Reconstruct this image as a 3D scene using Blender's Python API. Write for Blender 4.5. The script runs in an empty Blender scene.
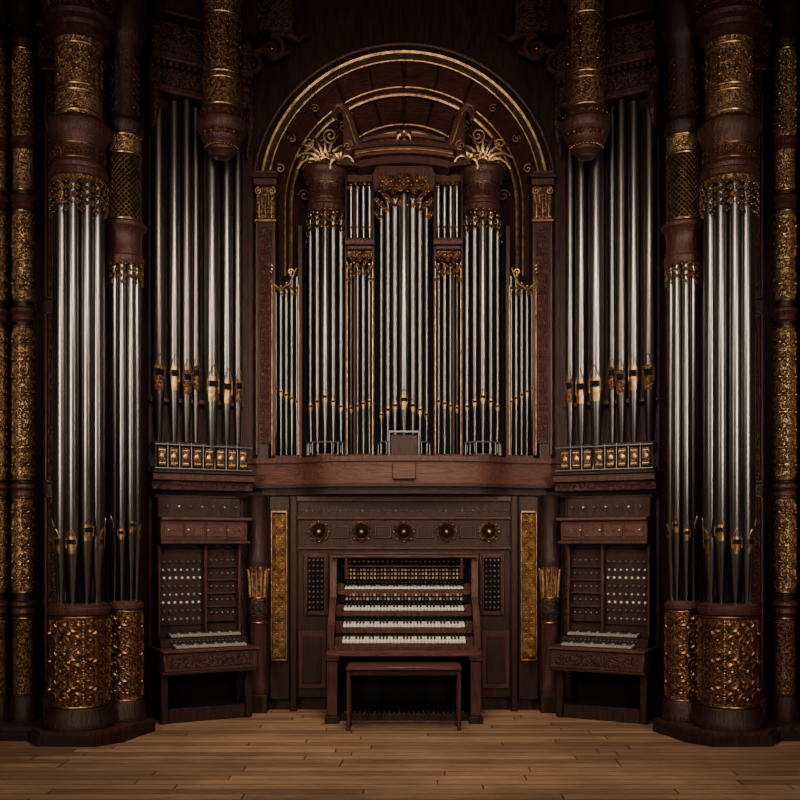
import bpy, math, random
from mathutils import Matrix, Vector
random.seed(7)
pi=math.pi
# ------------------------------------------------------------------ materials
def newmat(name):
    m=bpy.data.materials.new(name); m.use_nodes=True
    nt=m.node_tree; b=nt.nodes['Principled BSDF']
    return m,nt,b
def nd(nt,t,**k):
    n=nt.nodes.new(t)
    for a,v in k.items(): setattr(n,a,v)
    return n
def coords(nt,scale):
    tc=nd(nt,'ShaderNodeTexCoord'); mp=nd(nt,'ShaderNodeMapping')
    mp.inputs['Scale'].default_value=scale
    nt.links.new(tc.outputs['Object'],mp.inputs['Vector']); return mp.outputs['Vector']
def ramp(nt,fac,stops):
    r=nd(nt,'ShaderNodeValToRGB'); e=r.color_ramp.elements
    while len(e)<len(stops): e.new(0.5)
    for i,(p,c) in enumerate(stops):
        e[i].position=p; e[i].color=(*c,1)
    nt.links.new(fac,r.inputs['Fac']); return r.outputs['Color']
def noise(nt,vec,scale,detail=5,rough=.55,dist=0):
    n=nd(nt,'ShaderNodeTexNoise'); n.inputs['Scale'].default_value=scale
    n.inputs['Detail'].default_value=detail; n.inputs['Roughness'].default_value=rough
    n.inputs['Distortion'].default_value=dist
    nt.links.new(vec,n.inputs['Vector']); return n
def bump(nt,h,b,strength,dist):
    bp=nd(nt,'ShaderNodeBump'); bp.inputs['Strength'].default_value=strength; bp.inputs['Distance'].default_value=dist
    nt.links.new(h,bp.inputs['Height']); nt.links.new(bp.outputs['Normal'],b.inputs['Normal'])
def wood(name,c1,c2,rough=.40,gs=(9,9,1.2),spec=.25,bs=.6):
    m,nt,b=newmat(name)
    n=noise(nt,coords(nt,gs),5,8,.7,.6)
    nt.links.new(ramp(nt,n.outputs['Fac'],[(.3,c1),(.72,c2)]),b.inputs['Base Color'])
    b.inputs['Roughness'].default_value=rough; b.inputs['Specular IOR Level'].default_value=spec
    b.inputs['Specular Tint'].default_value=(1,.76,.64,1)
    bump(nt,n.outputs['Fac'],b,bs,.012)
    return m
def carved(name,c1,c2,scale=26,rough=.4,metal=0,dist=.012,lo=.25,hi=.6,bs=.8):
    m,nt,b=newmat(name)
    v=coords(nt,(1,1,1))
    n=noise(nt,v,12,4)
    mx=nd(nt,'ShaderNodeMix',data_type='VECTOR'); mx.inputs['Factor'].default_value=.12
    nt.links.new(v,mx.inputs[4]); nt.links.new(n.outputs['Color'],mx.inputs[5])
    vo=nd(nt,'ShaderNodeTexVoronoi',feature='SMOOTH_F1'); vo.inputs['Scale'].default_value=scale
    nt.links.new(mx.outputs[1],vo.inputs['Vector'])
    w=nd(nt,'ShaderNodeMath',operation='MULTIPLY'); w.inputs[1].default_value=14
    nt.links.new(vo.outputs['Distance'],w.inputs[0])
    s=nd(nt,'ShaderNodeMath',operation='SINE'); nt.links.new(w.outputs[0],s.inputs[0])
    a=nd(nt,'ShaderNodeMapRange'); a.inputs['From Min'].default_value=-1; nt.links.new(s.outputs[0],a.inputs['Value'])
    nt.links.new(ramp(nt,a.outputs['Result'],[(lo,c1),(hi,c2)]),b.inputs['Base Color'])  # carving crevices painted darker, their shade put into the base colour
    if metal:
        nt.links.new(ramp(nt,a.outputs['Result'],[(lo,(.1,)*3),(hi,(metal,)*3)]),b.inputs['Metallic'])
    b.inputs['Roughness'].default_value=rough
    b.inputs['Specular IOR Level'].default_value=.25
    b.inputs['Specular Tint'].default_value=(1,.78,.66,1)
    bump(nt,a.outputs['Result'],b,bs,dist)
    return m
def metal(name,c1,c2,rough,gs=(1,1,1),scale=12,mt=1.0,bs=.1):
    m,nt,b=newmat(name)
    n=noise(nt,coords(nt,gs),scale,4)
    nt.links.new(ramp(nt,n.outputs['Fac'],[(.3,c1),(.7,c2)]),b.inputs['Base Color'])
    b.inputs['Metallic'].default_value=mt; b.inputs['Roughness'].default_value=rough
    if bs: bump(nt,n.outputs['Fac'],b,bs,.004)
    return m
def plain(name,c,rough=.4,mt=0,spec=.4):
    m,nt,b=newmat(name); n=noise(nt,coords(nt,(1,1,1)),30,2)
    nt.links.new(ramp(nt,n.outputs['Fac'],[(.3,tuple(x*.8 for x in c)),(.7,c)]),b.inputs['Base Color'])
    b.inputs['Roughness'].default_value=rough; b.inputs['Metallic'].default_value=mt
    b.inputs['Specular IOR Level'].default_value=spec
    return m
WD=wood('dark_walnut',(.007,.0034,.0026),(.027,.0115,.0085))
WR=wood('mahogany',(.012,.0050,.0036),(.064,.0225,.0158),.36,spec=.32)
WH=wood('mahogany_horizontal',(.018,.0068,.0048),(.090,.029,.0205),.36,(1.2,9,9),spec=.32)
WC=carved('carved_walnut',(.006,.003,.0022),(.030,.0125,.009),30,.5,0,.008,bs=.6)
WC2=carved('carved_walnut_fine',(.008,.0036,.0027),(.045,.0175,.012),48,.46,0,.006,bs=.8)
GD=metal('gilt_brass',(.14,.08,.035),(.52,.33,.155),.38,scale=22)
GC=carved('carved_gilding',(.025,.012,.007),(.42,.255,.115),62,.42,.9,.005,.2,.8)
GDk=carved('tarnished_gilding',(.016,.007,.0045),(.20,.102,.048),50,.46,.75,.006,.2,.8)
BR=metal('antique_bronze',(.08,.038,.02),(.34,.185,.088),.40,scale=24)
PM=metal('tin_pipe_metal',(.150,.134,.117),(.265,.24,.212),.29,(1,1,.25),5,1.0,0)
PM2=metal('dark_pipe_metal',(.10,.082,.070),(.19,.16,.139),.33,(1,1,.25),5,1.0,0)  # darker version of the pipe metal, used on pipes set further back
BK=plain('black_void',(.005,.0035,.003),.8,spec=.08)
IV=plain('ivory',(.60,.53,.43),.4)
IVD=plain('dark_ivory',(.24,.20,.16),.5)  # darker version of the ivory, for side keyboards and some stop tabs
EB=plain('ebony',(.012,.011,.010),.3)
CH=metal('nickel_knob',(.45,.42,.39),(.70,.66,.62),.3)
FR=plain('dull_steel',(.13,.12,.11),.42,.8)
MATS=[WD,WR,WH,WC,WC2,GD,GC,GDk,BR,PM,PM2,BK,IV,IVD,EB,CH,FR]
# ------------------------------------------------------------------ mesh builder
MIRROR=Matrix.Scale(-1,4,Vector((1,0,0)))
class B:
    def __init__(s,M=None):
        s.v=[];s.f=[];s.m=[];s.M=M or Matrix.Identity(4)
    def add(s,vs,fs,mat):
        o=len(s.v); M=s.M; s.v+= [tuple(M@Vector(p)) for p in vs]
        flip=M.determinant()<0; k=MATS.index(mat)
        for f in fs:
            f=[i+o for i in f]
            if flip: f.reverse()
            s.f.append(f); s.m.append(k)
    def box(s,x0,x1,y0,y1,z0,z1,mat,b=.006):
        if x0>x1:x0,x1=x1,x0
        if y0>y1:y0,y1=y1,y0
        if z0>z1:z0,z1=z1,z0
        b=min(b,(x1-x0)*.3,(y1-y0)*.3,(z1-z0)*.3)
        c=Vector(((x0+x1)/2,(y0+y1)/2,(z0+z1)/2)); h=Vector(((x1-x0)/2,(y1-y0)/2,(z1-z0)/2))
        vs=[];idx={}
        for sx in(-1,1):
            for sy in(-1,1):
                for sz in(-1,1):
                    sg=(sx,sy,sz)
                    for a in range(3):
                        p=[c[i]+sg[i]*(h[i]-(0 if i==a else b)) for i in range(3)]
                        idx[(sg,a)]=len(vs); vs.append(p)
        fs=[]
        for a in range(3):
            o1,o2=[i for i in range(3) if i!=a]
            for sa in(-1,1):
                L=[]
                for q,r in((-1,-1),(1,-1),(1,1),(-1,1)):
                    g=[0,0,0];g[a]=sa;g[o1]=q;g[o2]=r; L.append(idx[(tuple(g),a)])
                fs.append(L)
            for q in(-1,1):
                for r in(-1,1):
                    g0=[0,0,0];g0[a]=-1;g0[o1]=q;g0[o2]=r; g1=list(g0);g1[a]=1
                    g0=tuple(g0);g1=tuple(g1)
                    fs.append([idx[(g0,o1)],idx[(g1,o1)],idx[(g1,o2)],idx[(g0,o2)]])
        for sx in(-1,1):
            for sy in(-1,1):
                for sz in(-1,1): fs.append([idx[((sx,sy,sz),a)] for a in range(3)])
        out=[]
        for f in fs:
            P=[Vector(vs[i]) for i in f]; n=(P[1]-P[0]).cross(P[2]-P[0]); fc=sum(P,Vector())/len(P)
            out.append(f if n.dot(fc-c)>0 else f[::-1])
        s.add(vs,out,mat)
    def lathe(s,cx,cy,prof,mat,seg=28,a0=None,a1=None):
        full=a0 is None
        if full:a0,a1=0,2*pi
        n=seg if full else seg+1
        vs=[];fs=[]
        for r,z in prof:
            for i in range(n):
                a=a0+(a1-a0)*i/seg; vs.append((cx+r*math.cos(a),cy+r*math.sin(a),z))
        for j in range(len(prof)-1):
            for i in range(seg):
                k=(i+1)%n
                fs.append([j*n+i,j*n+k,(j+1)*n+k,(j+1)*n+i])
        if full:
            fs.append(list(range(n))[::-1]); fs.append([(len(prof)-1)*n+i for i in range(n)])
        s.add(vs,fs,mat)
    def disc(s,c,prof,mat,seg=20):
        old=s.M; s.M=s.M@Matrix.Translation(Vector(c))@Matrix.Rotation(pi/2,4,'X')
        s.lathe(0,0,prof,mat,seg); s.M=old
    def tube(s,pts,r,mat,seg=6,closed=False):
        P=[Vector(p) for p in pts]; n=len(P)
        R=r if isinstance(r,(list,tuple)) else [r]*n
        vs=[];fs=[];up=Vector((0,1,0.05)).normalized()
        for i in range(n):
            if closed: t=P[(i+1)%n]-P[i-1]
            else: t=P[min(i+1,n-1)]-P[max(i-1,0)]
            if t.length<1e-9:t=Vector((0,0,1))
            t.normalize(); u=up-t*up.dot(t)
            if u.length<1e-3:u=Vector((1,0,0))-t*t.x
            u.normalize(); w=t.cross(u)
            for k in range(seg):
                a=2*pi*k/seg; vs.append(tuple(P[i]+(u*math.cos(a)+w*math.sin(a))*R[i]))
        m=n if closed else n-1
        for i in range(m):
            j=(i+1)%n
            for k in range(seg):
                l=(k+1)%seg; fs.append([i*seg+k,i*seg+l,j*seg+l,j*seg+k])
        if not closed:
            fs.append(list(range(seg))[::-1]); fs.append([(n-1)*seg+k for k in range(seg)])
        s.add(vs,fs,mat)
    def prism(s,poly,y0,y1,mat,plane='XZ'):
        n=len(poly)
        if plane=='XZ': vs=[(x,y0,z) for x,z in poly]+[(x,y1,z) for x,z in poly]
        else: vs=[(x,y,y0) for x,y in poly]+[(x,y,y1) for x,y in poly]
        fs=[list(range(n)),[n+i for i in range(n)][::-1]]
        for i in range(n):
            j=(i+1)%n; fs.append([i,n+i,n+j,j])
        ar=sum(poly[i][0]*poly[(i+1)%n][1]-poly[(i+1)%n][0]*poly[i][1] for i in range(n))
        if (ar<0)==(plane=='XZ'): fs=[f[::-1] for f in fs]
        s.add(vs,fs,mat)
    def loft(s,A,C,mat):
        n=len(A); s.add(list(A)+list(C),[[i,i+1,n+i+1,n+i] for i in range(n-1)],mat)
    def ball(s,c,r,mat,seg=8):
        s.lathe(c[0],c[1],[(r*.25,c[2]-r*.97),(r*.75,c[2]-r*.66),(r,c[2]),(r*.75,c[2]+r*.66),(r*.25,c[2]+r*.97)],mat,seg)
    def obj(s,name,parent):
        me=bpy.data.meshes.new(name); me.from_pydata(s.v,[],s.f)
        used=sorted(set(s.m)); 
        for k in used: me.materials.append(MATS[k])
        rm={k:i for i,k in enumerate(used)}
        me.polygons.foreach_set('material_index',[rm[k] for k in s.m])
        me.polygons.foreach_set('use_smooth',[True]*len(s.f))
        me.update(); me.validate()
        me.set_sharp_from_angle(angle=math.radians(38))
        o=bpy.data.objects.new(name,me); bpy.context.scene.collection.objects.link(o)
        if parent is not None:
            o.parent=parent; o.matrix_parent_inverse=Matrix.Translation(-parent.location)
        return o
def empty(name,loc):
    e=bpy.data.objects.new(name,None); e.location=loc; e.empty_display_size=.2
    bpy.context.scene.collection.objects.link(e); return e
def spiral(cx,cz,r,turns,a0,d,n=16,p=1.1):
    return [(cx+r*(1-.88*(i/(n-1)))**p*math.cos(a0+d*2*pi*turns*i/(n-1)),
             cz+r*(1-.88*(i/(n-1)))**p*math.sin(a0+d*2*pi*turns*i/(n-1))) for i in range(n)]
def filigree(b,fm,W,H,nx,ny,mat,tr=.006):
    cw,ch=W/nx,H/ny
    for i in range(nx):
        for j in range(ny):
            ox,oz=-W/2+(i+.5)*cw,(j+.5)*ch
            r=min(cw,ch)*.24
            for sx in(-1,1):
                for sz in(-1,1):
                    cx,cz=ox+sx*cw*.25,oz+sz*ch*.25
                    st=pi if sx>0 else 0
                    pts=[(ox,oz+sz*ch*.48)]+spiral(cx,cz,r,1.25,st,sx*sz,11)
                    n=len(pts)
                    b.tube([fm(p[0],p[1]) for p in pts],[tr*(1.2-.6*k/n) for k in range(n)],mat,4)
            b.ball(fm(ox,oz),tr*2.0,mat,6)
def cylmap(cx,cy,R,z0,ac=-pi/2):
    return lambda s,t:(cx+R*math.cos(ac+s/R),cy+R*math.sin(ac+s/R),z0+t)
def lattice(b,fm,W,H,n,mat,tr=.004):
    st=W/n; m=int(H/st)
    for d in(-1,1):
        for k in range(-n,m+1):
            pts=[]
            for q in range(n*2+1):
                x=-W/2+W*q/(n*2); t=k*st+(q/2*st if d>0 else (n-q/2)*st)
                if -1e-6<=t<=H+1e-6: pts.append(fm(x,t))
            if len(pts)>1: b.tube(pts,tr,mat,4)
def rings(b,cx,cy,R,zs,mat,t=.012,seg=28):
    for z in zs:
        b.lathe(cx,cy,[(R,z-t),(R+t*.7,z-t*.7),(R+t,z),(R+t*.7,z+t*.7),(R,z+t)],mat,seg)
def organ_pipe(b,x,y,zf,zm,zt,r,mat=PM,seg=18,fa=-pi/2,mh=None,tip=.34,gm=None):
    mh=mh or r*1.3; gm=gm or GD
    b.lathe(x,y,[(r*tip*.8,zf),(r*tip,zf+.01),(r*.95,zm-r*.35),(r,zm-r*.2),(r,zt-.012),(r*1.05,zt-.01),(r*1.05,zt),(r*.88,zt),(r*.88,zt-.1)],mat,seg)
    h=.8
    b.lathe(x,y,[(r*1.01,zm+mh*.1),(r*1.02,zm+mh*.55)],BK,6,fa-h*.8,fa+h*.8)
    b.lathe(x,y,[(r*(1-(1-tip)*.18),zm-mh*.9),(r*1.03,zm-mh*.1),(r*1.07,zm+mh*.08)],gm,6,fa-h,fa+h)
    up=[]
    for i in range(9):
        t=-1+i/4; a=fa+t*h
        up.append((x+r*1.04*math.cos(a),y+r*1.04*math.sin(a),zm+mh*.55+(1-abs(t)**1.6)*mh*1.1))
    b.tube(up,r*.08,gm,4)
    b.lathe(x,y,[(r*1.02,zm+mh*.55),(r*1.05,zm+mh*.85)],gm,6,fa-h,fa+h)
    for q in(-1,1):
        a=fa+q*h; b.tube([(x+r*1.06*math.cos(a),y+r*1.06*math.sin(a),zm-mh*.3),(x+r*1.1*math.cos(a),y+r*1.1*math.sin(a),zm+mh*.7)],r*.13,gm,4)
def plume(b,c,n,L,spread,mat,tr=.012,tilt=0,y=0,curl=1.1):
    for i in range(n):
        t=(i/(n-1)-.5)*2 if n>1 else 0
        a=pi/2-t*spread+tilt; l=L*(1-.2*abs(t))
        pts=[];
        for k in range(7):
            s=k/6; aa=a-t*s*s*curl
            pts.append((c[0]+l*s*math.cos(aa),c[1]-.03*math.sin(s*pi)-.02*s,c[2]+l*s*math.sin(aa)))
        b.tube(pts,[tr*(.5+1.1*math.sin(min(1,k/5)*pi*.8)) for k in range(7)],mat,5)
        b.ball(pts[-1],tr*.9,mat,6)
def leaf(b,fm,x,z0,L,w,mat,lean=0):
    b.tube([fm(x,z0),fm(x+lean*.4,z0+L*.5),fm(x+lean,z0+L)],[w*.22,w*.3,w*.1],mat,5)
    for k in range(3):
        zz=z0+L*(.15+.25*k)
        for s in(-1,1):
            ww=w*(1-.22*k)
            b.tube([fm(x,zz),fm(x+s*ww*.6,zz+L*.08),fm(x+s*ww,zz+L*.22)],[w*.16,w*.2,w*.07],mat,4)
def lace(b,fm,x0,x1,zt,depth,mat,mat2,rows=3,cell=.045,edge=.35,arch=0):
    """pierced foliage pipe shade: staggered rows of small scrolls with a scalloped lower edge"""
    W=x1-x0; n=max(2,round(W/cell)); cw=W/n
    for j in range(rows):
        for i in range(n+(j%2)):
            x=x0+(i+.5-(.5 if j%2 else 0))*cw
            x=min(max(x,x0+.1*cw),x1-.1*cw)
            k=abs((x-(x0+x1)/2)/(W/2)); zz=zt-(j+.5)*depth/rows-arch*k*k
            if j==rows-1 and i%2 and not arch: continue
            r=cw*.30
            for s in(-1,1):
                b.tube([fm(p[0],p[1]) for p in [(x,zz+depth/rows*.5)]+spiral(x+s*cw*.2,zz,r,1.1,pi if s>0 else 0,-s,9)],cw*.10,mat if (i+j)%2 else mat2,4)
            b.ball(fm(x,zz-depth/rows*.2),cw*.13,mat,6)
Zy=lambda py,d:1.5+(544-py)*d/1000.0     # photo measurement -> height at a given distance
Xu=lambda u,d:u*d/1000.0
# ------------------------------------------------------------------ room shell
def wall(name,fn):
    b=B(); fn(b); return b.obj(name,None)
ZT=6.9
m,nt,bs=newmat('oak_planks')
tc=nd(nt,'ShaderNodeTexCoord'); sp=nd(nt,'ShaderNodeSeparateXYZ'); nt.links.new(tc.outputs['Object'],sp.inputs[0])
RH=.12
dv=nd(nt,'ShaderNodeMath',operation='DIVIDE'); nt.links.new(sp.outputs['Y'],dv.inputs[0]); dv.inputs[1].default_value=RH
flr=nd(nt,'ShaderNodeMath',operation='FLOOR'); nt.links.new(dv.outputs[0],flr.inputs[0])
wn=nd(nt,'ShaderNodeTexWhiteNoise',noise_dimensions='1D'); nt.links.new(flr.outputs[0],wn.inputs['W'])
ml=nd(nt,'ShaderNodeMath',operation='MULTIPLY_ADD'); nt.links.new(wn.outputs['Value'],ml.inputs[0]); ml.inputs[1].default_value=7.3; nt.links.new(sp.outputs['X'],ml.inputs[2])
cb=nd(nt,'ShaderNodeCombineXYZ'); nt.links.new(ml.outputs[0],cb.inputs['X']); nt.links.new(sp.outputs['Y'],cb.inputs['Y'])
br=nd(nt,'ShaderNodeTexBrick'); br.offset=0; br.inputs['Scale'].default_value=1
br.inputs['Brick Width'].default_value=1.9; br.inputs['Row Height'].default_value=RH
br.inputs['Mortar Size'].default_value=.005; br.inputs['Mortar Smooth'].default_value=.3; br.inputs['Bias'].default_value=0
br.inputs['Color1'].default_value=(.18,.105,.058,1); br.inputs['Color2'].default_value=(.36,.22,.125,1); br.inputs['Mortar'].default_value=(.02,.01,.007,1)
nt.links.new(cb.outputs[0],br.inputs['Vector'])
gn=noise(nt,coords(nt,(1.2,14,1)),3,8,.7,.8)
mxc=nd(nt,'ShaderNodeMix',data_type='RGBA',blend_type='MULTIPLY'); mxc.inputs[0].default_value=.85
nt.links.new(br.outputs['Color'],mxc.inputs[6]); nt.links.new(ramp(nt,gn.outputs['Fac'],[(.3,(.42,.38,.34)),(.7,(1.1,1.05,1))]),mxc.inputs[7])
gn2=noise(nt,coords(nt,(1,1,1)),1.3,3)
mxd=nd(nt,'ShaderNodeMix',data_type='RGBA',blend_type='MULTIPLY'); mxd.inputs[0].default_value=.6
nt.links.new(mxc.outputs[2],mxd.inputs[6]); nt.links.new(ramp(nt,gn2.outputs['Fac'],[(.35,(.6,.58,.55)),(.65,(1.1,1.1,1.1))]),mxd.inputs[7])
nt.links.new(mxd.outputs[2],bs.inputs['Base Color']); bs.inputs['Roughness'].default_value=.4
bump(nt,br.outputs['Fac'],bs,-.3,.004)
MATS.append(m); FL=m
wall('floor',lambda b:b.box(-5,5,-1,10.4,-.1,0,FL,0))
wall('ceiling',lambda b:b.box(-5,5,6.2,10.4,ZT,ZT+.1,WD,0))
def wl(b):
    b.box(-5,-2.2,8.2,8.4,0,ZT,WD)
    b.box(-2.3,-2.2,8.4,9.0,0,ZT,WD)
    for x0,x1 in((-3.55,-3.3),(-2.93,-2.72),(-2.42,-2.22)):
        for z0,z1 in((.35,1.9),(2.0,3.4),(3.5,5.2)):
            b.box(x0,x1,8.17,8.2,z0,z1,WC2)
            for a,c,e,f in((x0,x0+.02,z0,z1),(x1-.02,x1,z0,z1),(x0,x1,z0,z0+.02),(x0,x1,z1-.02,z1)): b.box(a,c,8.15,8.175,e,f,WR,.004)
            filigree(b,lambda s,t,x0=x0,x1=x1,z0=z0:((x0+x1)/2+s,8.165,z0+.04+t),.16,z1-z0-.08,1,int((z1-z0)/.16),WR,.006)
    b.box(-5,-2.2,8.1,8.2,0,.25,WR)
    for i,(z0,z1,y) in enumerate(((5.35,5.42,8.12),(5.42,5.62,8.05),(5.62,5.70,7.95),(5.70,5.95,8.0),(5.95,ZT,7.9))):
        b.box(-5,-2.2,y,8.2,z0,z1,(WR,WC2,WR,WC,WD)[i],.015)
for nm,M in(('wall_left',None),('wall_right',MIRROR)):
    b=B(M); wl(b); b.obj(nm,None)
def archpath(r,zc,zb,y,n=40):
    P=[(-r,y,zb)]
    for i in range(n+1):
        a=pi-pi*i/n; P.append((r*math.cos(a),y,zc+r*math.sin(a)))
    P.append((r,y,zb)); return P
b=B()
b.box(-1.5,1.5,9.05,9.2,0,2.1,WD)
zc=4.73;R0=1.335
A=archpath(R0,zc,2.1,9.3)
C=[]
for p in A:
    x,z=p[0],p[2]
    C.append((max(-1.62,min(1.62,x*1.6)) if z<=zc+.0 else (-1.62 if x<-1.0 else 1.62 if x>1.0 else x*1.62),9.3,z if z<=zc else ZT))
b.loft(C,A,WD)
A1=archpath(1.27,zc,2.1,9.34); b.loft(A,A1,WD)
A2=archpath(1.13,zc,2.1,9.60);b.loft(A1,A2,WH)
A3=archpath(1.08,zc,2.1,9.64); b.loft(A2,A3,WD)
A5=archpath(.84,zc+.06,2.1,9.90); b.loft(A3,A5,WH)
A6=archpath(.79,zc+.06,2.1,9.94); b.loft(A5,A6,WD)
A7=archpath(.74,zc+.06,2.1,10.15); b.loft(A6,A7,WR)
b.add([(-1,10.16,2),(1,10.16,2),(1,10.16,5.9),(-1,10.16,5.9)],[[0,1,2,3]],WR)
b.box(-5,5,10.3,10.4,0,ZT,WD)
b.obj('wall_back',None)
b=B()
for r,y,t,m_,dz in((R0,9.27,.028,GD,0),(R0+.075,9.28,.022,WR,0),(R0-.065,9.30,.012,GD,0),(1.14,9.56,.012,GD,0),(1.085,9.60,.024,GD,0),(.85,9.86,.012,GD,.06),(.79,9.9,.026,GD,.06),(.55,10.13,.018,GD,.1),(.30,10.13,.012,GD,.14)):
    b.tube(archpath(r,zc+dz,3.2,y,48),t,m_,8)
for k in range(1,12):
    a=pi*k/12
    big=k%2==0
    for r1,y1,r2,y2,d1,d2 in((1.26,9.31,1.14,9.55,0,0),(1.07,9.60,.85,9.84,0,.06),(.74,10.10,.1,10.12,.06,.14)):
        b.tube([(r1*math.cos(a),y1,zc+d1+r1*math.sin(a)),(r2*math.cos(a),y2,zc+d2+r2*math.sin(a))],.014 if big else .007,GD if big else BR,6)
for s in(-1,1):
    for a,rr in((.65,.075),(.92,.06),(.38,.075),(.12,.06)):
        c=(s*.97*math.cos(a),zc+.02+.97*math.sin(a))
        b.tube([(p[0],9.66,p[1]) for p in spiral(c[0],c[1],rr,1.6,0 if s>0 else pi,s,20)],.009,BR,5)
        b.tube([(p[0],9.66,p[1]) for p in spiral(c[0]-s*.05,c[1]+.12,rr*.7,1.4,pi if s>0 else 0,-s,18)],.007,BR,5)
    for a,rr in((.25,.05),(.5,.045),(.8,.045)):
        c=(s*1.2*math.cos(a),zc+1.2*math.sin(a))
        b.tube([(p[0],9.40,p[1]) for p in spiral(c[0],c[1],rr,1.5,0 if s>0 else pi,s,18)],.009,GD,5)
b.obj('trim_1',None)
# ------------------------------------------------------------------ front pipe towers
def tower_pair(M):
    d=7.7; cx,cy=Xu(-325,d),d; Z=lambda p:Zy(p,d)
    e=empty('organ_pipe_tower',(cx if M is None else -cx,cy,0))
    b=B(M)
    P=[(-3.6,8.08),(-3.6,7.62),(-2.86,7.60),(-2.72,7.40),(-2.28,7.38),(-2.12,7.56),(-2.06,7.80),(-1.99,8.0),(-2.02,8.08)]
    b.prism(P,0,.075,WD,'XY')
    P2=[(x if x<-3.5 else cx+(x-cx)*.95+.0,y if y>8.05 else 8.08+(y-8.08)*.94) for x,y in P]
    b.prism(P2,.075,.10,WR,'XY')
    b.lathe(cx,cy,[(.27,.10),(.27,.15),(.255,.17),(.245,.24),(.235,.26)],WD,16)
    b.lathe(cx,cy,[(.21,.24),(.215,.3),(.215,.9),(.21,.98)],GDk,40)
    b.lathe(cx,cy,[(.215,.955),(.23,.965),(.235,.985),(.235,1.01),(.225,1.02),(.225,1.035),(.19,1.05)],WR,40)
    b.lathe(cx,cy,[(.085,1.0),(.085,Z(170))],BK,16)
    b.lathe(cx,cy,[(.195,Z(185)),(.225,Z(182)),(.225,Z(176)),(.205,Z(174)),(.21,Z(170)),(.195,Z(167)),(.195,Z(149)),(.205,Z(146)),(.205,Z(143)),(.22,Z(140)),(.235,Z(135)),(.235,Z(128)),(.215,Z(126)),(.19,Z(122))],WR,40)
    b.lathe(cx,cy,[(.178,Z(122)),(.17,Z(100)),(.165,Z(60)),(.185,Z(42)),(.2,Z(38))],GC,40)
    b.lathe(cx,cy,[(.19,Z(46)),(.225,Z(43)),(.225,Z(37)),(.205,Z(35)),(.215,Z(31)),(.26,Z(28)),(.27,Z(24)),(.255,Z(21)),(.255,Z(9)),(.29,Z(6)),(.31,Z(1)),(.31,Z(-8)),(.33,Z(-14)),(.33,ZT)],WR,40)
    for i in range(22):
        a=-pi+(i+.5)*pi/22
        b.ball((cx+.265*math.cos(a),cy+.265*math.sin(a),Z(6.5)),.014,BR,6)
    filigree(b,cylmap(cx,cy,.26,Z(20)),2*pi*.26*.5,Z(10)-Z(20),9,1,BR,.005)
    b.obj('tower_case',e)
    b=B(M)
    n=9;rr=.150
    for i in range(n):
        a=-pi/2+2*pi*(i)/n
        r=.050 if i%2==0 else .047
        organ_pipe(b,cx+rr*math.cos(a),cy+rr*math.sin(a),1.045,Z(545)+.09*(i%2),Z(188),r,PM,22,a,.075,.3)
    b.obj('pipes',e)
    b=B(M)
    filigree(b,cylmap(cx,cy,.222,.29),2*pi*.222*.7,.64,5,3,BR,.013)
    filigree(b,cylmap(cx,cy,.226,.29),2*pi*.226*.7,.64,5,3,GD,.006)
    filigree(b,cylmap(cx,cy,.217,.29),2*pi*.217*.7,.64,12,7,BR,.005)
    rings(b,cx,cy,.212,[.27,.945],BR,.012)
    rings(b,cx,cy,.195,[Z(165),Z(151)],BR,.006)
    filigree(b,cylmap(cx,cy,.198,Z(164)),2*pi*.198*.6,Z(152)-Z(164),9,1,BR,.004)
    rings(b,cx,cy,.172,[Z(118),Z(98),Z(92),Z(52)],GD,.012)
    rings(b,cx,cy,.206,[Z(40)],GD,.012)
    filigree(b,cylmap(cx,cy,.172,Z(90)),2*pi*.172*.6,Z(56)-Z(90),5,2,GD,.007)
    f0=lambda s,t:(cx+.214*math.cos(-pi/2+s/.214),cy+.214*math.sin(-pi/2+s/.214),t)
    b.lathe(cx,cy,[(.206,Z(188)),(.212,Z(187)),(.212,Z(180))],GDk,32)
    lace(b,f0,-.40,.40,Z(186),.27,GD,BR,5,.056)
    b.obj('gilded_ornament',e)
    d=8.0; cx,cy=Xu(-279,d),d; Z=lambda p:Zy(p,d)
    b=B(M)
    b.lathe(cx,cy,[(.175,.10),(.175,.14),(.165,.16),(.16,.24),(.145,.26)],WD,16)
    b.lathe(cx,cy,[(.132,.24),(.132,1.0)],GDk,32)
    b.lathe(cx,cy,[(.132,.98),(.15,.99),(.15,1.02),(.14,1.03),(.12,1.05)],WR,32)
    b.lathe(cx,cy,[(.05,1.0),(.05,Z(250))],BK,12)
    b.lathe(cx,cy,[(.13,Z(268)),(.15,Z(264)),(.15,Z(259)),(.137,Z(257)),(.137,Z(254)),(.13,Z(252)),(.13,Z(238)),(.14,Z(236)),(.15,Z(232)),(.17,Z(230)),(.17,Z(226)),(.12,Z(224))],WR,32)
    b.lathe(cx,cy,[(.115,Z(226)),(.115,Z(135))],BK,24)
    b.lathe(cx,cy,[(.13,Z(138)),(.15,Z(134)),(.15,Z(126)),(.11,Z(120)),(.11,Z(60)),(.13,Z(54)),(.13,Z(48)),(.15,Z(44)),(.17,Z(36)),(.17,ZT)],WD,32)
    filigree(b,cylmap(cx,cy,.112,Z(118)),2*pi*.112*.6,Z(62)-Z(118),2,4,WR,.006)
    b.obj('slender_tower_case',e)
    b=B(M)
    for i in range(8):
        a=-pi/2+2*pi*i/8
        organ_pipe(b,cx+.093*math.cos(a),cy+.093*math.sin(a),1.045,Z(535)+.06*(i%2),Z(264),.0335,PM,16,a,.055,.3)
    b.obj('slender_tower_pipes',e)
    b=B(M)
    filigree(b,cylmap(cx,cy,.138,.29),2*pi*.138*.7,.66,3,3,BR,.011)
    filigree(b,cylmap(cx,cy,.142,.29),2*pi*.142*.7,.66,3,3,GD,.005)
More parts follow.
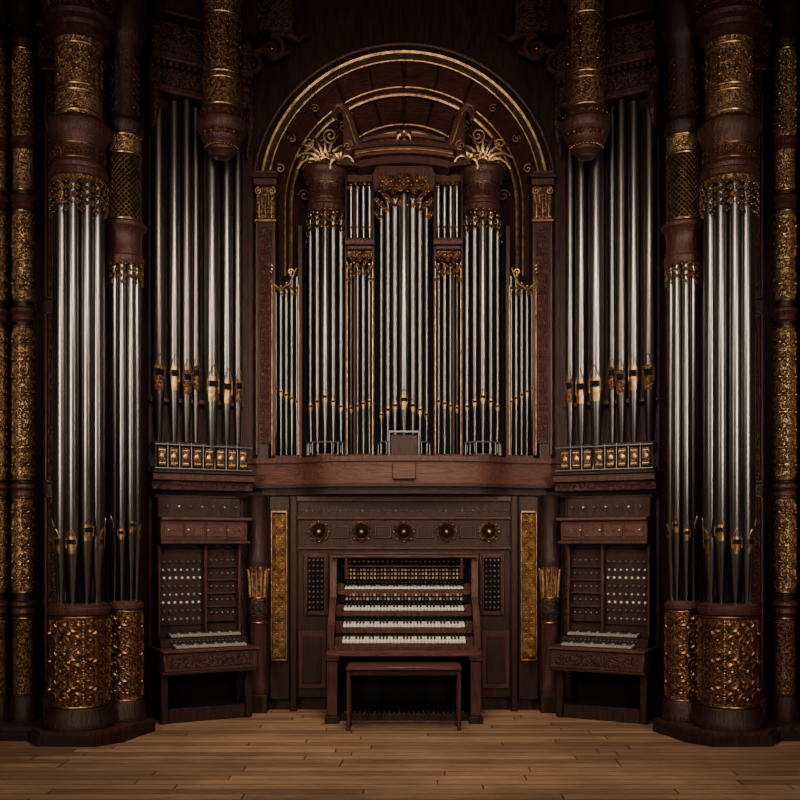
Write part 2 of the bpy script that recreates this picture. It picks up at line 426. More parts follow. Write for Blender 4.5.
    filigree(b,cylmap(cx,cy,.134,.29),2*pi*.134*.7,.66,7,7,BR,.004)
    rings(b,cx,cy,.132,[.265,.965],BR,.009)
    lattice(b,cylmap(cx,cy,.124,Z(222)),2*pi*.124*.75,Z(157)-Z(222),14,GD,.005)
    b.lathe(cx,cy,[(.12,Z(156)),(.128,Z(155)),(.128,Z(139)),(.12,Z(138))],GC,28)
    rings(b,cx,cy,.122,[Z(222),Z(157),Z(139)],GD,.012)
    f0=lambda s,t:(cx+.14*math.cos(-pi/2+s/.14),cy+.14*math.sin(-pi/2+s/.14),t)
    lace(b,f0,-.26,.26,Z(264),.20,GD,BR,4,.048)
    b.obj('slender_tower_ornament',e)
tower_pair(None);tower_pair(MIRROR)
def gilt_column(M,u):
    d=7.95; cx,cy=Xu(u,d),d; Z=lambda p:Zy(p,d)
    e=empty('gilded_column',(cx if M is None else -cx,cy,0)); b=B(M)
    b.lathe(cx,cy,[(.11,.1),(.11,.16),(.10,.18),(.10,.28),(.085,.3)],WD,16)
    b.lathe(cx,cy,[(.07,.3),(.07,Z(485))],WD,24)
    for z0,z1,mt in((695,620,GDk),(590,500,GC),(478,330,GC),(300,215,GC),(190,150,GC),(140,52,GC)):
        a,c=Z(z0),Z(z1); L=c-a
        b.lathe(cx,cy,[(.07,a-.01),(.082,a+.02),(.076,a+.04),(.08,a+L*.5),(.074,c-.04),(.082,c-.02),(.07,c+.01)],mt,24)
    b.lathe(cx,cy,[(.066,Z(490)),(.066,Z(50)),(.09,Z(46)),(.1,Z(40)),(.08,Z(34)),(.12,Z(15)),(.13,Z(0)),(.13,ZT)],WD,24)
    for p in(607,490,315,203,145): 
        b.lathe(cx,cy,[(.07,Z(p+8)),(.088,Z(p+6)),(.088,Z(p+3)),(.08,Z(p+1)),(.098,Z(p-2)),(.095,Z(p-5)),(.07,Z(p-7))],WR,24)
    b.obj('shaft',e); b=B(M)
    rings(b,cx,cy,.078,[Z(p) for p in(697,618,592,498,480,328,302,270,262,213,192,149,141,52)],GD,.009)
    for p0,p1,ny in((474,334,8),(586,504,5),(136,56,5),(296,274,1),(258,218,2)):
        filigree(b,cylmap(cx,cy,.081,Z(p0)),.3,Z(p1)-Z(p0),2,ny,GD,.007)
    b.obj('gilding',e)
for M in(None,MIRROR):
    gilt_column(M,-381); gilt_column(M,-408)
# ------------------------------------------------------------------ side bays
BAY=Matrix.Translation(Vector((-2.2,8.6,0)))@Matrix.Rotation(math.radians(28),4,'Z')
def bayM(M): return (M@BAY) if M else BAY.copy()
for nm,M in(('wall_bay_left',None),('wall_bay_right',MIRROR)):
    b=B(bayM(M))
    b.box(0,.95,0,.12,0,ZT,WD)
    for z in(.3,1.0): b.box(.05,.85,-.02,0,z,z+.62,WC2)
    b.obj(nm,None)
def flat(M):
    e=empty('organ_pipe_flat',tuple((bayM(M)@Vector((.4,-.12,2.1)))))
    b=B(bayM(M))
    b.box(-.02,.88,-.24,-.01,2.04,2.10,WR); b.box(-.02,.88,-.20,-.01,1.96,2.04,WC2); b.box(-.02,.88,-.26,-.01,2.10,2.125,WD)
    b.box(0,.86,-.20,-.06,2.125,2.16,WD)
    b.box(0,.84,-.2,-.05,2.345,2.37,WD)
    for z0,z1,y,mt in((5.35,5.42,-.16,WR),(5.42,5.60,-.12,WC2),(5.60,5.68,-.22,WR),(5.68,5.95,-.18,WC),(5.95,ZT,-.3,WD)): b.box(-.02,.88,y,-.01,z0,z1,mt,.015)
    filigree(b,lambda s,t:(.43+s,-.125,5.43+t),.8,.16,6,1,WR,.008)
    for i in range(16): b.box(.02+i*.054,.05+i*.054,-.20,-.12,5.56,5.60,WR,.003)
    for x in(.02,.86):
        b.tube([(x,-.15,5.4),(x,-.18,5.25),(x,-.14,5.1),(x,-.08,4.95)],[.035,.04,.03,.012],WC2,7)
    b.obj('case',e)
    b=B(bayM(M))
    for lx,ly,r,zt,m_,zm in((.06,-.11,.058,5.2,PM2,2.92),(.19,-.13,.050,5.28,PM,2.92),(.31,-.09,.050,5.33,PM2,2.90),(.50,-.20,.064,4.9,PM,2.84),(.66,-.12,.050,5.1,PM,2.84),(.40,-.06,.038,5.3,PM2,2.95),(.775,-.08,.042,5.0,PM2,2.86)):
        organ_pipe(b,lx,ly,2.36 if ly>-.2 else 2.13,zm,zt,r,m_,22,-pi/2,.12,.5,GDk if m_ is PM2 else GD)
    b.obj('pipes',e)
    b=B(bayM(M))
    for i in range(8):
        x=.06+i*.102
        b.box(x-.034,x+.034,-.235,-.215,2.16,2.32,GDk,.006)
        b.tube([(x-.05,-.225,2.14),(x-.05,-.225,2.36)],.005,FR,6)
        b.disc((x,-.235,2.24),[(.026,0),(.026,.008),(.012,.014)],GD,10)
        for z in(2.185,2.295): b.box(x-.03,x+.03,-.24,-.232,z-.006,z+.006,GD,.002)
    for z in(2.14,2.34): b.tube([(0,-.235,z),(.86,-.235,z)],.007,FR,6)
    b.box(0,.84,-.07,-.04,2.72,2.76,WR)
    b.obj('front_rack',e)
    d=8.4; cx,cy=Xu(-182,d),d; Z=lambda p:Zy(p,d)
    b=B(M)
    b.lathe(cx,cy,[(.02,Z(160)),(.07,Z(158)),(.09,Z(154)),(.12,Z(152)),(.13,Z(147)),(.15,Z(145)),(.17,Z(141)),(.17,Z(136)),(.19,Z(134)),(.205,Z(129)),(.205,Z(124)),(.185,Z(121)),(.185,Z(116)),(.16,Z(111))],WR,36)
    b.lathe(cx,cy,[(.16,Z(112)),(.155,Z(80)),(.15,Z(30)),(.16,Z(4)),(.2,Z(-4)),(.24,Z(-14)),(.24,ZT)],GDk,36)
    filigree(b,cylmap(cx,cy,.175,Z(141)),2*pi*.175*.55,.06,9,1,BR,.005)
    filigree(b,cylmap(cx,cy,.19,Z(121)),2*pi*.19*.55,.05,11,1,BR,.004)
    for i in range(14):
        a=-pi+(i+.5)*pi/14
        b.ball((cx+.135*math.cos(a),cy+.135*math.sin(a),Z(149)),.013,BR,6)
    b.obj('pendant_drum',e); b=B(M)
    rings(b,cx,cy,.156,[Z(110),Z(84),Z(78),Z(20)],GD,.011)
    filigree(b,cylmap(cx,cy,.157,Z(74)),2*pi*.157*.6,Z(24)-Z(74),4,3,BR,.007)
    b.obj('pendant_ornament',e)
flat(None);flat(MIRROR)
# ------------------------------------------------------------------ central organ
e=empty('pipe_organ',(0,9.0,2.25))
for M in(None,MIRROR):
    X=-1.245
    b=B(M)
    b.box(-1.43,-1.16,9.12,9.28,2.27,4.80,WC2)
    b.box(-1.50,-1.41,9.12,9.28,4.80,ZT,WD)
    b.box(X-.085,X+.085,9.0,9.14,2.26,4.42,WD)
    for s in(-1,1): b.box(X+s*.078-.012,X+s*.078+.012,8.985,9.0,2.3,4.4,WR,.004)
    b.box(X-.05,X+.05,8.985,9.0,2.4,4.35,WC,.004)
    b.box(X-.105,X+.105,8.96,9.14,4.72,4.78,WR);b.box(X-.12,X+.12,8.94,9.14,4.78,4.82,WD);b.box(X-.10,X+.10,8.96,9.14,4.82,4.85,WR)
    b.box(X-.085,X+.085,9.0,9.14,4.40,4.72,GDk)
    b.box(X-.1,X+.1,8.97,9.14,4.39,4.42,BR)
    b.obj('pilaster_shaft',e)
    b=B(M)
    fm=lambda s,t:(X+s,8.985,t)
    for s in(-.055,0,.055): leaf(b,fm,s,4.43,.16,.03,GD)
    for s in(-.03,.03): leaf(b,fm,s,4.54,.15,.03,BR)
    for s in(-1,1): b.tube([(p[0],8.98,p[1]) for p in spiral(X+s*.06,4.67,.035,1.4,pi/2,-s,14)],.008,GD,5)
    filigree(b,lambda s,t:(X+s,8.98,2.45+t),.09,1.85,1,16,WH,.006)
    filigree(b,lambda s,t:(-1.375+s,9.11,2.45+t),.09,2.3,1,18,WH,.006)
    b.obj('pilaster_ornament',e)
    b=B(M)
    for (x,y,z,r) in((-1.38,9.0,5.82,.10),(-1.2,9.05,5.98,.12)):
        b.tube([(p[0],y,p[1]) for p in spiral(x,z,r,1.7,pi/2,-1,26)],[.028-.018*k/25 for k in range(26)],WR,7)
        b.tube([(x,y,z+r),(x+.12,y+.02,z+r+.04),(x+.24,y+.05,z+r*.9),(x+.34,y+.1,z+r*1.6)],[.026,.03,.026,.014],WR,7)
        b.ball((x,y,z),.022,BR,8)
    b.box(-1.48,-1.0,9.0,9.28,6.12,ZT,WC,.03)
    b.obj('scroll_bracket',e)
Z=lambda p:Zy(p,9.0)
b=B()
def plan(off):
    P=[(-1.42,9.14),(-1.42,9.0-off),(-1.0,8.92-off)]
    for i in range(17):
        a=-1+i/8; P.append((a*.86,8.86-off-.2*(1-a*a)**.5*1.0))
    P+=[(1.0,8.92-off),(1.42,9.0-off),(1.42,9.14)]
    return P
b.prism(plan(0),2.03,2.22,WH,'XY'); b.prism(plan(.03),2.22,2.265,WR,'XY'); b.prism(plan(.02),2.0,2.03,WD,'XY')
b.prism(plan(-.05),1.94,2.0,WD,'XY')
b.box(-.10,.10,8.615,8.66,2.06,2.2,WH)
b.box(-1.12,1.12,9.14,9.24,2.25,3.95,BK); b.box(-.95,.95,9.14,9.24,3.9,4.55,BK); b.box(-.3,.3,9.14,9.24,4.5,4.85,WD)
for s in(-1,1):
    for u,p0,p1,w in((31,456,178,.016),(49.5,456,190,.012),(104,456,225,.022),(134,456,270,.02),(58,456,170,.012)):
        x=s*Xu(u,9.0); b.box(x-w,x+w,9.0,9.16,2.26,Z(p1),WD)
b.obj('case',e)
def round_tower(b,g,pb,cx,R,py_cap,radii,cyo=0,mouth=400):
    cy=9.08+cyo
    b.lathe(cx,cy,[(R*1.05,2.26),(R*1.05,2.29),(R*.98,2.31)],WD,28)
    b.lathe(cx,cy,[(R*.98,Z(443)-.01),(R*1.03,Z(443)),(R*.98,Z(443)+.01)],FR,28)
    for i in range(9):
        a=-pi/2+(i-4)*.36
        g.tube([(cx+R*math.cos(a),cy+R*math.sin(a),2.29),(cx+R*math.cos(a),cy+R*math.sin(a),Z(443))],.005,FR,5)
    tot=sum(radii)*2; W=2*(R-.012); gap=(W-tot)/(len(radii)-1); x=-W/2
    for i,r in enumerate(radii):
        xx=x+r; x+=2*r+gap
        rr=R-.03; yy=-math.sqrt(max(0,rr*rr-xx*xx*.95))
        organ_pipe(pb,cx+xx,cy+yy,2.32,Z(mouth)-.5*abs(xx),Z(py_cap)-.02,r,PM,20,-pi/2,r*1.7)
b=B();g=B();pb=B()
for s in(-1,1):
    cx=s*.705;R=.172;cy=9.08
    round_tower(b,g,pb,cx,R,212,[.024,.025,.032,.025,.024])
    b.lathe(cx,cy,[(R*.98,Z(213)),(R*1.08,Z(211)),(R*1.08,Z(206)),(R*.98,Z(204)),(R*1.0,Z(201)),(R*.93,Z(198)),(R*.93,Z(184)),(R*1.0,Z(182)),(R*1.02,Z(179)),(R*1.12,Z(176)),(R*1.22,Z(173)),(R*1.22,Z(169)),(R*1.12,Z(167)),(R*1.12,Z(165))],WR,36)
    rings(g,cx,cy,R*.93,[Z(199),Z(184)],BR,.007)
    filigree(g,cylmap(cx,cy,R*.95,Z(197)),2*pi*R*.55,Z(185)-Z(197),6,1,WR,.005)
    f0=lambda q,t,cx=cx,R=R,cy=cy:(cx+(R+.008)*math.cos(-pi/2+q/R),cy+(R+.008)*math.sin(-pi/2+q/R),t)
    lace(g,f0,-.25,.25,Z(208),.21,GD,BR,4,.056,arch=.10)
    for L,sp,n,mt in((.31,1.0,9,GD),(.22,1.2,8,BR),(.13,.9,5,GD)):
        plume(g,(cx,9.0,Z(166)),n,L,sp,mt,.011,0,0,.7)
    for q in(-1,1):
        g.tube([(p[0],8.98,p[1]) for p in spiral(cx+q*.12,Z(160),.05,1.5,pi/2,-q,16)],.009,GD,5)
    g.lathe(cx,9.0,[(.06,Z(166)),(.075,Z(163)),(.05,Z(160)),(.03,Z(156))],GD,16)
round_tower(b,g,pb,0,.235,200,[.023,.025,.028,.042,.028,.025,.023],-.02,405)
b.prism([(-.26,Z(196)),(.26,Z(196)),(.28,Z(180)),(.24,Z(172)),(-.24,Z(172)),(-.28,Z(180))],8.86,9.2,WR)
lace(g,lambda s_,t_:(s_,8.82,t_),-.25,.25,Z(180),.30,GD,BR,5,.062,arch=.16)
filigree(g,lambda q,t:(q,8.85,Z(195)+t),.46,.14,6,1,GD,.006)
def arc_band(y0,y1,xh,zmid,zend,th,mat):
    n=20;P=[];Q=[]
    for i in range(n+1):
        t=-1+2*i/n; z=zmid+(zend-zmid)*t*t
        P.append((t*xh,z));Q.append((t*xh,z+th))
    b.prism(P+Q[::-1],y0,y1,mat)
arc_band(8.80,9.2,.40,Z(171),Z(176),.06,WR)
arc_band(8.74,9.2,.43,Z(164),Z(169),.06,WH)
arc_band(8.70,9.2,.46,Z(157.5),Z(163),.035,WR)
arc_band(8.78,9.15,.40,Z(154),Z(159),.07,WR)
arc_band(8.74,9.15,.36,Z(148),Z(153),.03,WH)
filigree(g,lambda q,t:(q,8.77,Z(154)-.11*(q/.4)**2*.45+t),.62,.06,9,1,BR,.005)
g.tube([(-.43+i*.043,8.735,Z(164)+.03-.045*((i-10)/10)**2) for i in range(21)],.008,BR,5)
for s in(-1,1):
    out=[(.28,158),(.36,153),(.41,146),(.44,137),(.465,127),(.50,118),(.55,111),(.60,112),(.625,118),(.61,125),(.585,127)]
    inn=[(.585,122),(.575,119),(.555,119),(.54,124),(.535,132),(.535,142),(.54,150),(.56,160),(.60,170),(.40,172)]
    pts=[(s*x,Z(p)) for x,p in out+inn]
    if s<0: pts=pts[::-1]
    b.prism(pts,8.86,9.02,WR)
    b.tube([(s*x,8.86,Z(p)) for x,p in out],[.024,.024,.024,.024,.023,.022,.022,.02,.018,.014,.01],WH,8)
    g.tube([(s*(x+.02),8.85,Z(p+2)) for x,p in out[1:8]],.007,GD,5)
    g.tube([(p[0],8.86,p[1]) for p in spiral(s*.50,Z(152),.05,1.6,pi/2,s,20)],.009,BR,5)
    g.tube([(p[0],8.95,p[1]) for p in spiral(s*.66,Z(138),.07,1.6,-pi/2,s,20)],.010,GD,5)
    g.tube([(p[0],8.95,p[1]) for p in spiral(s*.86,Z(146),.055,1.5,-pi/2,-s,18)],.009,GD,5)
    plume(g,(s*.56,8.87,Z(168)),4,.14,.8,GD,.009,-s*.3)
plume(g,(0,8.76,Z(149)),5,.08,.9,GD,.010)
g.ball((0,8.76,Z(151)),.025,GD,10)
b.box(-.13,.13,8.80,8.82,Z(434)-.010,Z(434)+.010,FR,.003)
for s in(-1,1): b.box(s*.13-.007,s*.13+.007,8.795,8.82,2.26,Z(433),FR,.003)
b.box(-.12,.12,8.81,8.86,2.27,Z(437),WD)
for s in(-1,1):
    xc=s*Xu(44,9.0);w=.115
    b.box(xc-w,xc+w,8.98,9.16,Z(250),Z(246),WR);b.box(xc-w-.02,xc+w+.02,8.95,9.16,Z(246),Z(241),WR);b.box(xc-w,xc+w,8.98,9.16,Z(241),Z(238),WD)
    b.box(xc-w,xc+w,9.0,9.16,Z(182),Z(174),WR)
    b.box(xc-w,xc+w,8.985,9.01,Z(258),Z(251),GDk)
    lace(g,lambda s_,t_:(s_,8.97,t_),xc-w+.01,xc+w-.01,Z(251),.23,GD,BR,4,.055,arch=.07)
    lace(g,lambda s_,t_:(s_,8.985,t_),xc-w+.01,xc+w-.01,Z(182),.08,GD,BR,2,.045)
    for i in range(4):
        x=xc+(i-1.5)*.056
        organ_pipe(pb,x,9.06,2.28,Z(402)-.02*(3-i if s<0 else i),Z(262),.0205,PM,14,-pi/2,.042)
        organ_pipe(pb,x,9.08,Z(238),Z(226),Z(183),.019,PM,12,-pi/2,.03)
    b.box(xc-w,xc+w,8.97,9.1,2.26,2.31,WD)
    for q in(-1,1): g.tube([(xc+q*w,8.985,2.3),(xc+q*w,8.985,Z(262))],.006,BR,5)
    xw=s*Xu(118.5,9.0)
    for i in range(5):
        k=(i if s>0 else 4-i)
        x=xw+(i-2)*.049
        organ_pipe(pb,x,9.07,2.28,Z(402)+.03*k,Z(275+k*3),.019,PM,14,-pi/2,.04)
    b.box(xw-.125,xw+.125,9.0,9.12,2.26,2.30,WD)
    pts=[(s*1.22,Z(262)),(s*1.2,Z(282)),(s*1.12,Z(290)),(s*1.03,Z(283)),(s*.97,Z(268))]
    g.tube([(p[0],9.0,p[1]) for p in pts],[.008,.016,.02,.016,.008],GD,6)
    g.tube([(p[0],9.0,p[1]) for p in spiral(s*1.19,Z(268),.04,1.4,-pi/2,s,16)],.009,GD,5)
    g.tube([(p[0],9.0,p[1]) for p in spiral(s*1.02,Z(272),.035,1.4,-pi/2,-s,16)],.008,GD,5)
    lace(g,lambda s_,t_:(s_,8.99,t_),xw-.12,xw+.12,Z(286),.10,GD,BR,2,.05)
    for q in(-1,1): g.tube([(xw+q*.12,8.99,2.3),(xw+q*.12,8.99,Z(285))],.006,BR,5)
b.obj('towers',e);g.obj('gilding',e);pb.obj('pipes',e)
# ------------------------------------------------------------------ lower panelling
e=empty('organ_stop_panel',(0,9.0,1.5)); b=B();g=B()
Y=9.045
b.box(-1.02,1.02,Y-.05,Y,.12,1.93,WD)
for z0,z1 in((1.88,1.93),(1.72,1.75),(1.45,1.48)): b.box(-1.02,1.02,Y-.08,Y-.05,z0,z1,WR)
for s in(-1,1):
    b.box(s*.99-.03,s*.99+.03,Y-.09,Y-.05,0,1.93,WD)
    b.box(s*.70,s*.95,Y-.065,Y-.05,.2,.72,WR)
    b.box(s*.74,s*.91,Y-.075,Y-.05,.25,.67,WD)
    b.box(s*.68,s*.9,Y-.08,Y-.05,.86,1.42,WR)
    b.box(s*.71,s*.87,Y-.085,Y-.07,.90,1.38,BK)
    for i in range(4):
        for j in range(10):
            g.disc((s*(.735+i*.037),Y-.085,.93+j*.047),[(.009,0),(.011,.012),(.005,.018)],FR if j%2 else BR,8)
    for a,c in((.70,.715),(.865,.88)): b.box(s*a,s*c,Y-.1,Y-.08,.88,1.4,WR,.003)
for i in range(5):
    x=(i-2)*.382
    g.disc((x,Y-.05,1.61),[(.095,0),(.095,.012),(.08,.02),(.072,.035),(.062,.02),(.06,.01)],GDk,24)
    b.disc((x,Y-.05,1.61),[(.06,0),(.058,.014),(.03,.02)],BK,20)
    g.disc((x,Y-.06,1.61),[(.024,0),(.028,.02),(.018,.035),(.008,.04)],GD,14)
    for k in range(8):
        a=k*pi/4; g.ball((x+.09*math.cos(a),Y-.07,1.61+.09*math.sin(a)),.011,BR,6)
    if i<4:
        b.box(x+.115,x+.27,Y-.065,Y-.05,1.55,1.67,WR)
        b.box(x+.13,x+.255,Y-.07,Y-.05,1.565,1.655,WD)
for i in range(38):
    x=-.92+i*.0497
    g.disc((x,Y-.05,1.80),[(.008,0),(.010,.014),(.004,.02)],GD if i%3 else FR,7)
b.obj('panelling',e);g.obj('stop_knobs',e)
def low_side(M):
    b=B(M);X=-1.12
    e=empty('lattice_grille_panel',((X if M is None else -X),9.0,1.1))
    b.box(X-.09,X+.09,9.0,9.045,.1,1.93,WD)
    b.box(X-.068,X+.068,8.985,9.0,.47,1.78,BK)
    lattice(b,lambda s,t:(X+s,8.975,.48+t),.12,1.29,5,GD,.006)
    for k in range(27):
        for q in(-.024,.024): b.ball((X+q,8.972,.50+k*.0485),.008,GD,6)
    for q in(-1,1): b.box(X+q*.068-.006,X+q*.068+.006,8.97,9.0,.46,1.79,BR,.003)
    b.box(X-.07,X+.07,8.97,9.0,1.78,1.80,BR,.003);b.box(X-.07,X+.07,8.97,9.0,.45,.47,BR,.003)
    b.obj('grille',e)
    cx,cy=-1.305,8.945
    e=empty('carved_half_column',((cx if M is None else -cx),cy,0)); b=B(M)
    b.box(cx-.085,cx+.09,cy-.09,9.04,0,.16,WD)
    b.lathe(cx,cy,[(.088,.16),(.092,.2),(.088,.25),(.08,.28),(.075,.8),(.088,.83)],WR,24)
    b.lathe(cx,cy,[(.08,.83),(.09,.87),(.092,.95),(.088,1.0)],WC,24)
    b.lathe(cx,cy,[(.08,1.0),(.075,1.03),(.078,1.2),(.09,1.3),(.094,1.33)],GDk,24)
    b.lathe(cx,cy,[(.09,1.3),(.095,1.33),(.095,1.38),(.085,1.4),(.08,1.9),(.092,1.93)],WD,24)
    for i in range(9):
        a=-pi/2+(i-4)*.5
        b.tube([(cx+q*math.cos(a),cy+q*math.sin(a),z) for q,z in((.075,1.03),(.08,1.15),(.09,1.26),(.1,1.28))],[.010,.014,.012,.007],BR,5)
    rings(b,cx,cy,.078,[1.02,.8],BR,.01,24)
    b.obj('column',e)
low_side(None);low_side(MIRROR)
# ------------------------------------------------------------------ keyboards
def manual(b,x0,x1,yf,z,depth=.13,tilt=.26,nw=36,iv=None):
    iv=iv or IV
    M0=b.M
    b.M=M0@Matrix.Translation(Vector((0,yf,z)))@Matrix.Rotation(tilt,4,'X')
    w=(x1-x0)/nw
    for i in range(nw):
        b.box(x0+i*w+w*.04,x0+(i+1)*w-w*.04,0,depth,0,.018,iv,.002)
        if i%7 in(0,1,3,4,5) and i<nw-1:
            b.box(x0+(i+1)*w-w*.28,x0+(i+1)*w+w*.28,depth*.38,depth,.018,.03,EB,.002)
    b.box(x0-.005,x1+.005,.01,depth,-.02,0,WD,.003)
    b.M=M0
e=empty('organ_console',(0,8.6,0)); b=B();k=B();g=B()
for s in(-1,1):
    prof=[(8.36,.55),(8.36,.80),(8.44,.84),(8.5,.94),(8.66,1.04),(8.7,1.38),(8.90,1.38),(8.90,.55)]
    x0,x1=sorted((s*.585,s*.64))
    n=len(prof); vs=[(x0,y,z) for y,z in prof]+[(x1,y,z) for y,z in prof]
    fs=[list(range(n)),[n+i for i in range(n)][::-1]]+[[i,n+i,n+(i+1)%n,(i+1)%n] for i in range(n)]
    b.add(vs,fs,WR)
    b.box(s*.555,s*.645,8.35,8.44,.06,.56,WR)
    b.box(s*.54,s*.66,8.33,8.46,0,.06,WD);b.box(s*.54,s*.66,8.33,8.46,.52,.57,WD)
    b.box(s*.56,s*.64,8.48,8.90,0,.58,WD)
b.box(-.65,.65,8.34,8.90,.56,.61,WH); b.box(-.63,.63,8.345,8.37,.605,.65,WR)
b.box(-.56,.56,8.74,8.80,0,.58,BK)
b.box(-.6,.6,8.88,8.95,0,1.38,WD)
b.box(-.64,.64,8.62,8.95,1.38,1.405,WH); b.box(-.6,.6,8.7,8.95,1.405,1.43,WR)
ZM=[.665,.79,.925,1.105]
for i in range(4):
    yf=8.40+.115*i; z=ZM[i]
    manual(k,-.52,.52,yf,z,.13,(.24,.18,.15,.10)[i])
    b.box(-.585,.585,yf-.012,yf+.01,z-.05,z-.005,WR,.004)
    b.box(-.585,-.525,yf,yf+.13,z-.03,z+.05,WR,.004); b.box(.525,.585,yf,yf+.13,z-.03,z+.05,WR,.004)
    zn=(ZM+[1.28])[i+1]-.05
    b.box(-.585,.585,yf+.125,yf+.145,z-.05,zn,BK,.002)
    for q in range(30):
        g.disc((-.5+q*.0345,yf+.122,z+.055),[(.005,0),(.006,.012),(.003,.016)],FR if q%5 else GD,7)
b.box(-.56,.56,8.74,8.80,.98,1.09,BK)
for r in range(2):
    for q in range(34):
        x=-.5+q*.0303; g.box(x-.010,x+.010,8.725,8.745,1.01+r*.035,1.032+r*.035,BR if (q*7+r)%3 else IVD,.002)
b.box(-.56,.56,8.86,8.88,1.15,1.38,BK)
for r,z in enumerate((1.19,1.225,1.26)):
    for q in range(34):
        x=-.5+q*.0303; g.box(x-.010,x+.010,8.84,8.865,z,z+.022,(BR,IVD,GD)[(q*5+r*3)%3],.002)
b.box(-.54,.54,8.80,8.87,1.295,1.315,WR,.003)
for q in range(24): g.disc((-.48+q*.0417,8.86,1.345),[(.008,0),(.01,.014),(.004,.018)],GD,7)
for q in(-1,1): b.tube([(q*.5,8.66,1.2),(q*.5,8.64,1.38)],.014,WR,8)
for q in range(25):
    x=-.5+q*.0417; b.box(x-.012,x+.012,8.5,8.74,.05,.075,WD if q%2 else EB,.003)
b.box(-.54,.54,8.48,8.52,0,.06,WD)
b.obj('case',e);k.obj('keyboards',e);g.obj('stops',e)
e=empty('organ_bench',(0,8.15,0)); b=B()
b.box(-.465,.465,8.0,8.30,.485,.52,WH,.01)
b.box(-.43,.43,8.03,8.05,.44,.485,WD)
b.box(-.43,.43,8.25,8.27,.44,.485,WD)
for s in(-1,1):
    for y in(8.04,8.24):
        b.box(s*.445-.018,s*.445+.014,y-.014,y+.018,0,.485,WR)
    b.box(s*.443-.012,s*.443+.012,8.04,8.26,.43,.485,WD); b.box(s*.443-.010,s*.443+.010,8.04,8.26,.06,.09,WD)
b.box(-.43,.43,8.03,8.05,.055,.08,WR)
b.obj('bench_frame',e)
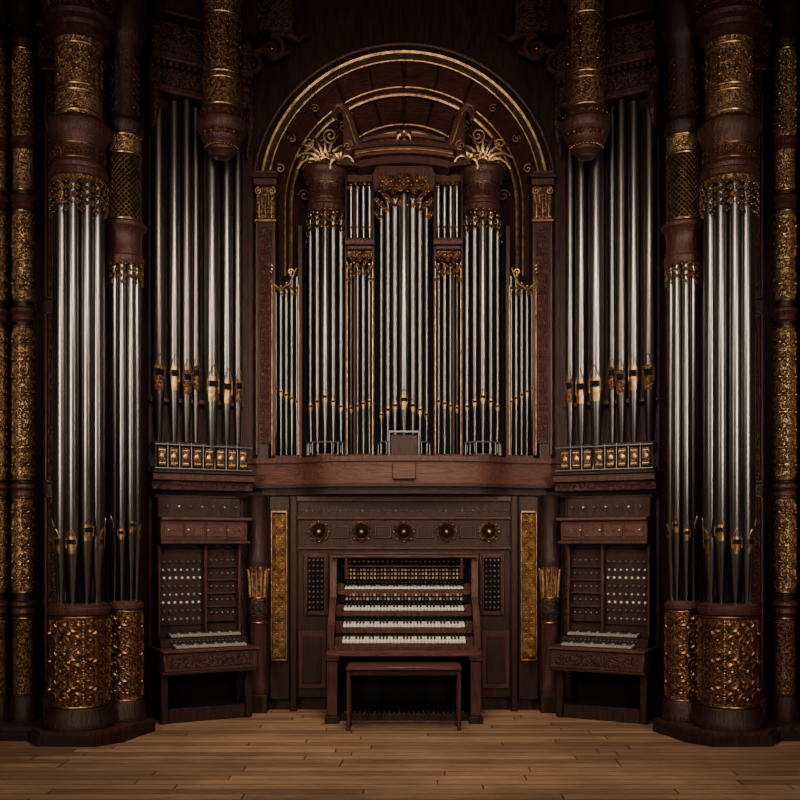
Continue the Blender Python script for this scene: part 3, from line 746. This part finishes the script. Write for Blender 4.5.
# ------------------------------------------------------------------ side consoles
def side_console(M):
    BM=bayM(M); e=empty('side_organ_console',tuple(BM@Vector((.45,-.2,0))))
    b=B(BM);g=B(BM)
    x0,x1=.03,.76
    b.box(x0,x1,-.10,-.03,.15,1.93,WD)
    b.box(x0,x1+.05,-.32,-.03,1.50,1.53,WR); b.box(x0,x1+.03,-.30,-.03,1.53,1.70,WR); b.box(x0,x1+.06,-.34,-.03,1.70,1.73,WH)
    b.box(x0,x1,-.2,-.03,1.73,1.90,WD)
    for i in range(7): g.disc((x0+.08+i*.1,-.20,1.82),[(.009,0),(.012,.02),(.005,.028)],CH if i%2 else FR,8)
    for i in range(12): g.disc((x0+.06+i*.057,-.31,1.62),[(.006,0),(.008,.015),(.004,.02)],BR if i%3 else CH,8)
    for i in range(4): b.box(x0+.03+i*.18,x0+.19+i*.18,-.31,-.30,1.56,1.67,WH,.004)
    b.box(x0,x0+.40,-.16,-.08,.80,1.46,WD)
    for i in range(7):
        for j in range(8):
            x=x0+.05+i*.052+(.01 if j%2 else 0); z=.86+j*.07
            g.disc((x,-.16,z),[(.008,0),(.012,.02),(.006,.028)],(CH,IV,FR)[(i*3+j*2)%3],9)
    b.box(x0+.42,x1-.02,-.14,-.08,.82,1.46,WD)
    for j in range(5):
        for i in range(5): g.disc((x0+.48+i*.05,-.14,.90+j*.115),[(.006,0),(.009,.016),(.004,.02)],FR if (i+j)%2 else BR,8)
    for z in(.95,1.065,1.18,1.295): b.box(x0+.43,x1-.02,-.18,-.1,z,z+.014,WR)
    for q in(0,.40,.705): b.box(x0+q,x0+q+.025,-.22,-.08,.72,1.5,WR)
    b.box(x0-.02,x1+.06,-.48,-.05,.44,.60,WR,.01); b.box(x0-.03,x1+.07,-.50,-.05,.60,.625,WH,.006)
    b.box(x0-.03,x1+.065,-.49,-.05,.42,.445,WD,.006)
    b.box(x0+.03,x1+.01,-.485,-.47,.475,.57,WC2,.004)
    b.box(x0,x1+.03,-.28,-.08,.625,.70,WD)
    manual(g,x0+.1,x1-.02,-.43,.63,.12,.10,24,IVD)
    manual(g,x0+.1,x1-.02,-.27,.71,.12,.10,24,IVD)
    b.box(x0,x1+.03,-.15,-.08,.70,.80,WD)
    for i in range(18): g.disc((x0+.1+i*.034,-.28,.675),[(.006,0),(.008,.012),(.004,.016)],FR,7)
    for x in(x0+.02,x1+.02):
        b.box(x-.03,x+.03,-.36,-.30,0,.42,WD)
    b.box(x0,x1,-.34,-.30,.0,.12,WD)
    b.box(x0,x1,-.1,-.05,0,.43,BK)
    b.obj('case',e); g.obj('stops',e)
side_console(None);side_console(MIRROR)
# ------------------------------------------------------------------ lights
def area(name,loc,target,sx,sy,power,col,spread=180):
    l=bpy.data.lights.new(name,'AREA'); l.shape='RECTANGLE'; l.size=sx; l.size_y=sy; l.energy=power; l.color=col
    l.spread=math.radians(spread)
    o=bpy.data.objects.new(name,l); o.location=loc
    o.rotation_euler=(Vector(target)-Vector(loc)).to_track_quat('-Z','Y').to_euler()
    bpy.context.scene.collection.objects.link(o)
area('stage_light',(0,3.2,4.5),(0,9,2.6),1.8,1.0,80,(1,.88,.76),88)
area('pipe_streak_fill',(-3.0,3.4,2.6),(-1.4,9,2.5),.6,2.6,50,(1,.88,.76),95)  # added pair of fills, no real fixtures, for vertical streaks on the pipes
area('pipe_streak_fill',(3.0,3.4,2.6),(1.4,9,2.5),.6,2.6,50,(1,.88,.76),95)
area('floor_fill',(0,6.0,6.2),(0,7.5,0),1.4,.6,75,(1,.84,.68),95)  # added fill that brightens the floor, not a fixture of the hall
w=bpy.data.worlds.new('World'); bpy.context.scene.world=w; w.use_nodes=True
w.node_tree.nodes['Background'].inputs[0].default_value=(.95,.78,.67,1); w.node_tree.nodes['Background'].inputs[1].default_value=.022
# ------------------------------------------------------------------ camera
c=bpy.data.cameras.new('camera'); c.sensor_width=36; c.lens=45; c.shift_x=-.005; c.shift_y=.18
o=bpy.data.objects.new('camera',c); o.location=(0,0,1.5); o.rotation_euler=(pi/2,0,0)
bpy.context.scene.collection.objects.link(o); bpy.context.scene.camera=o
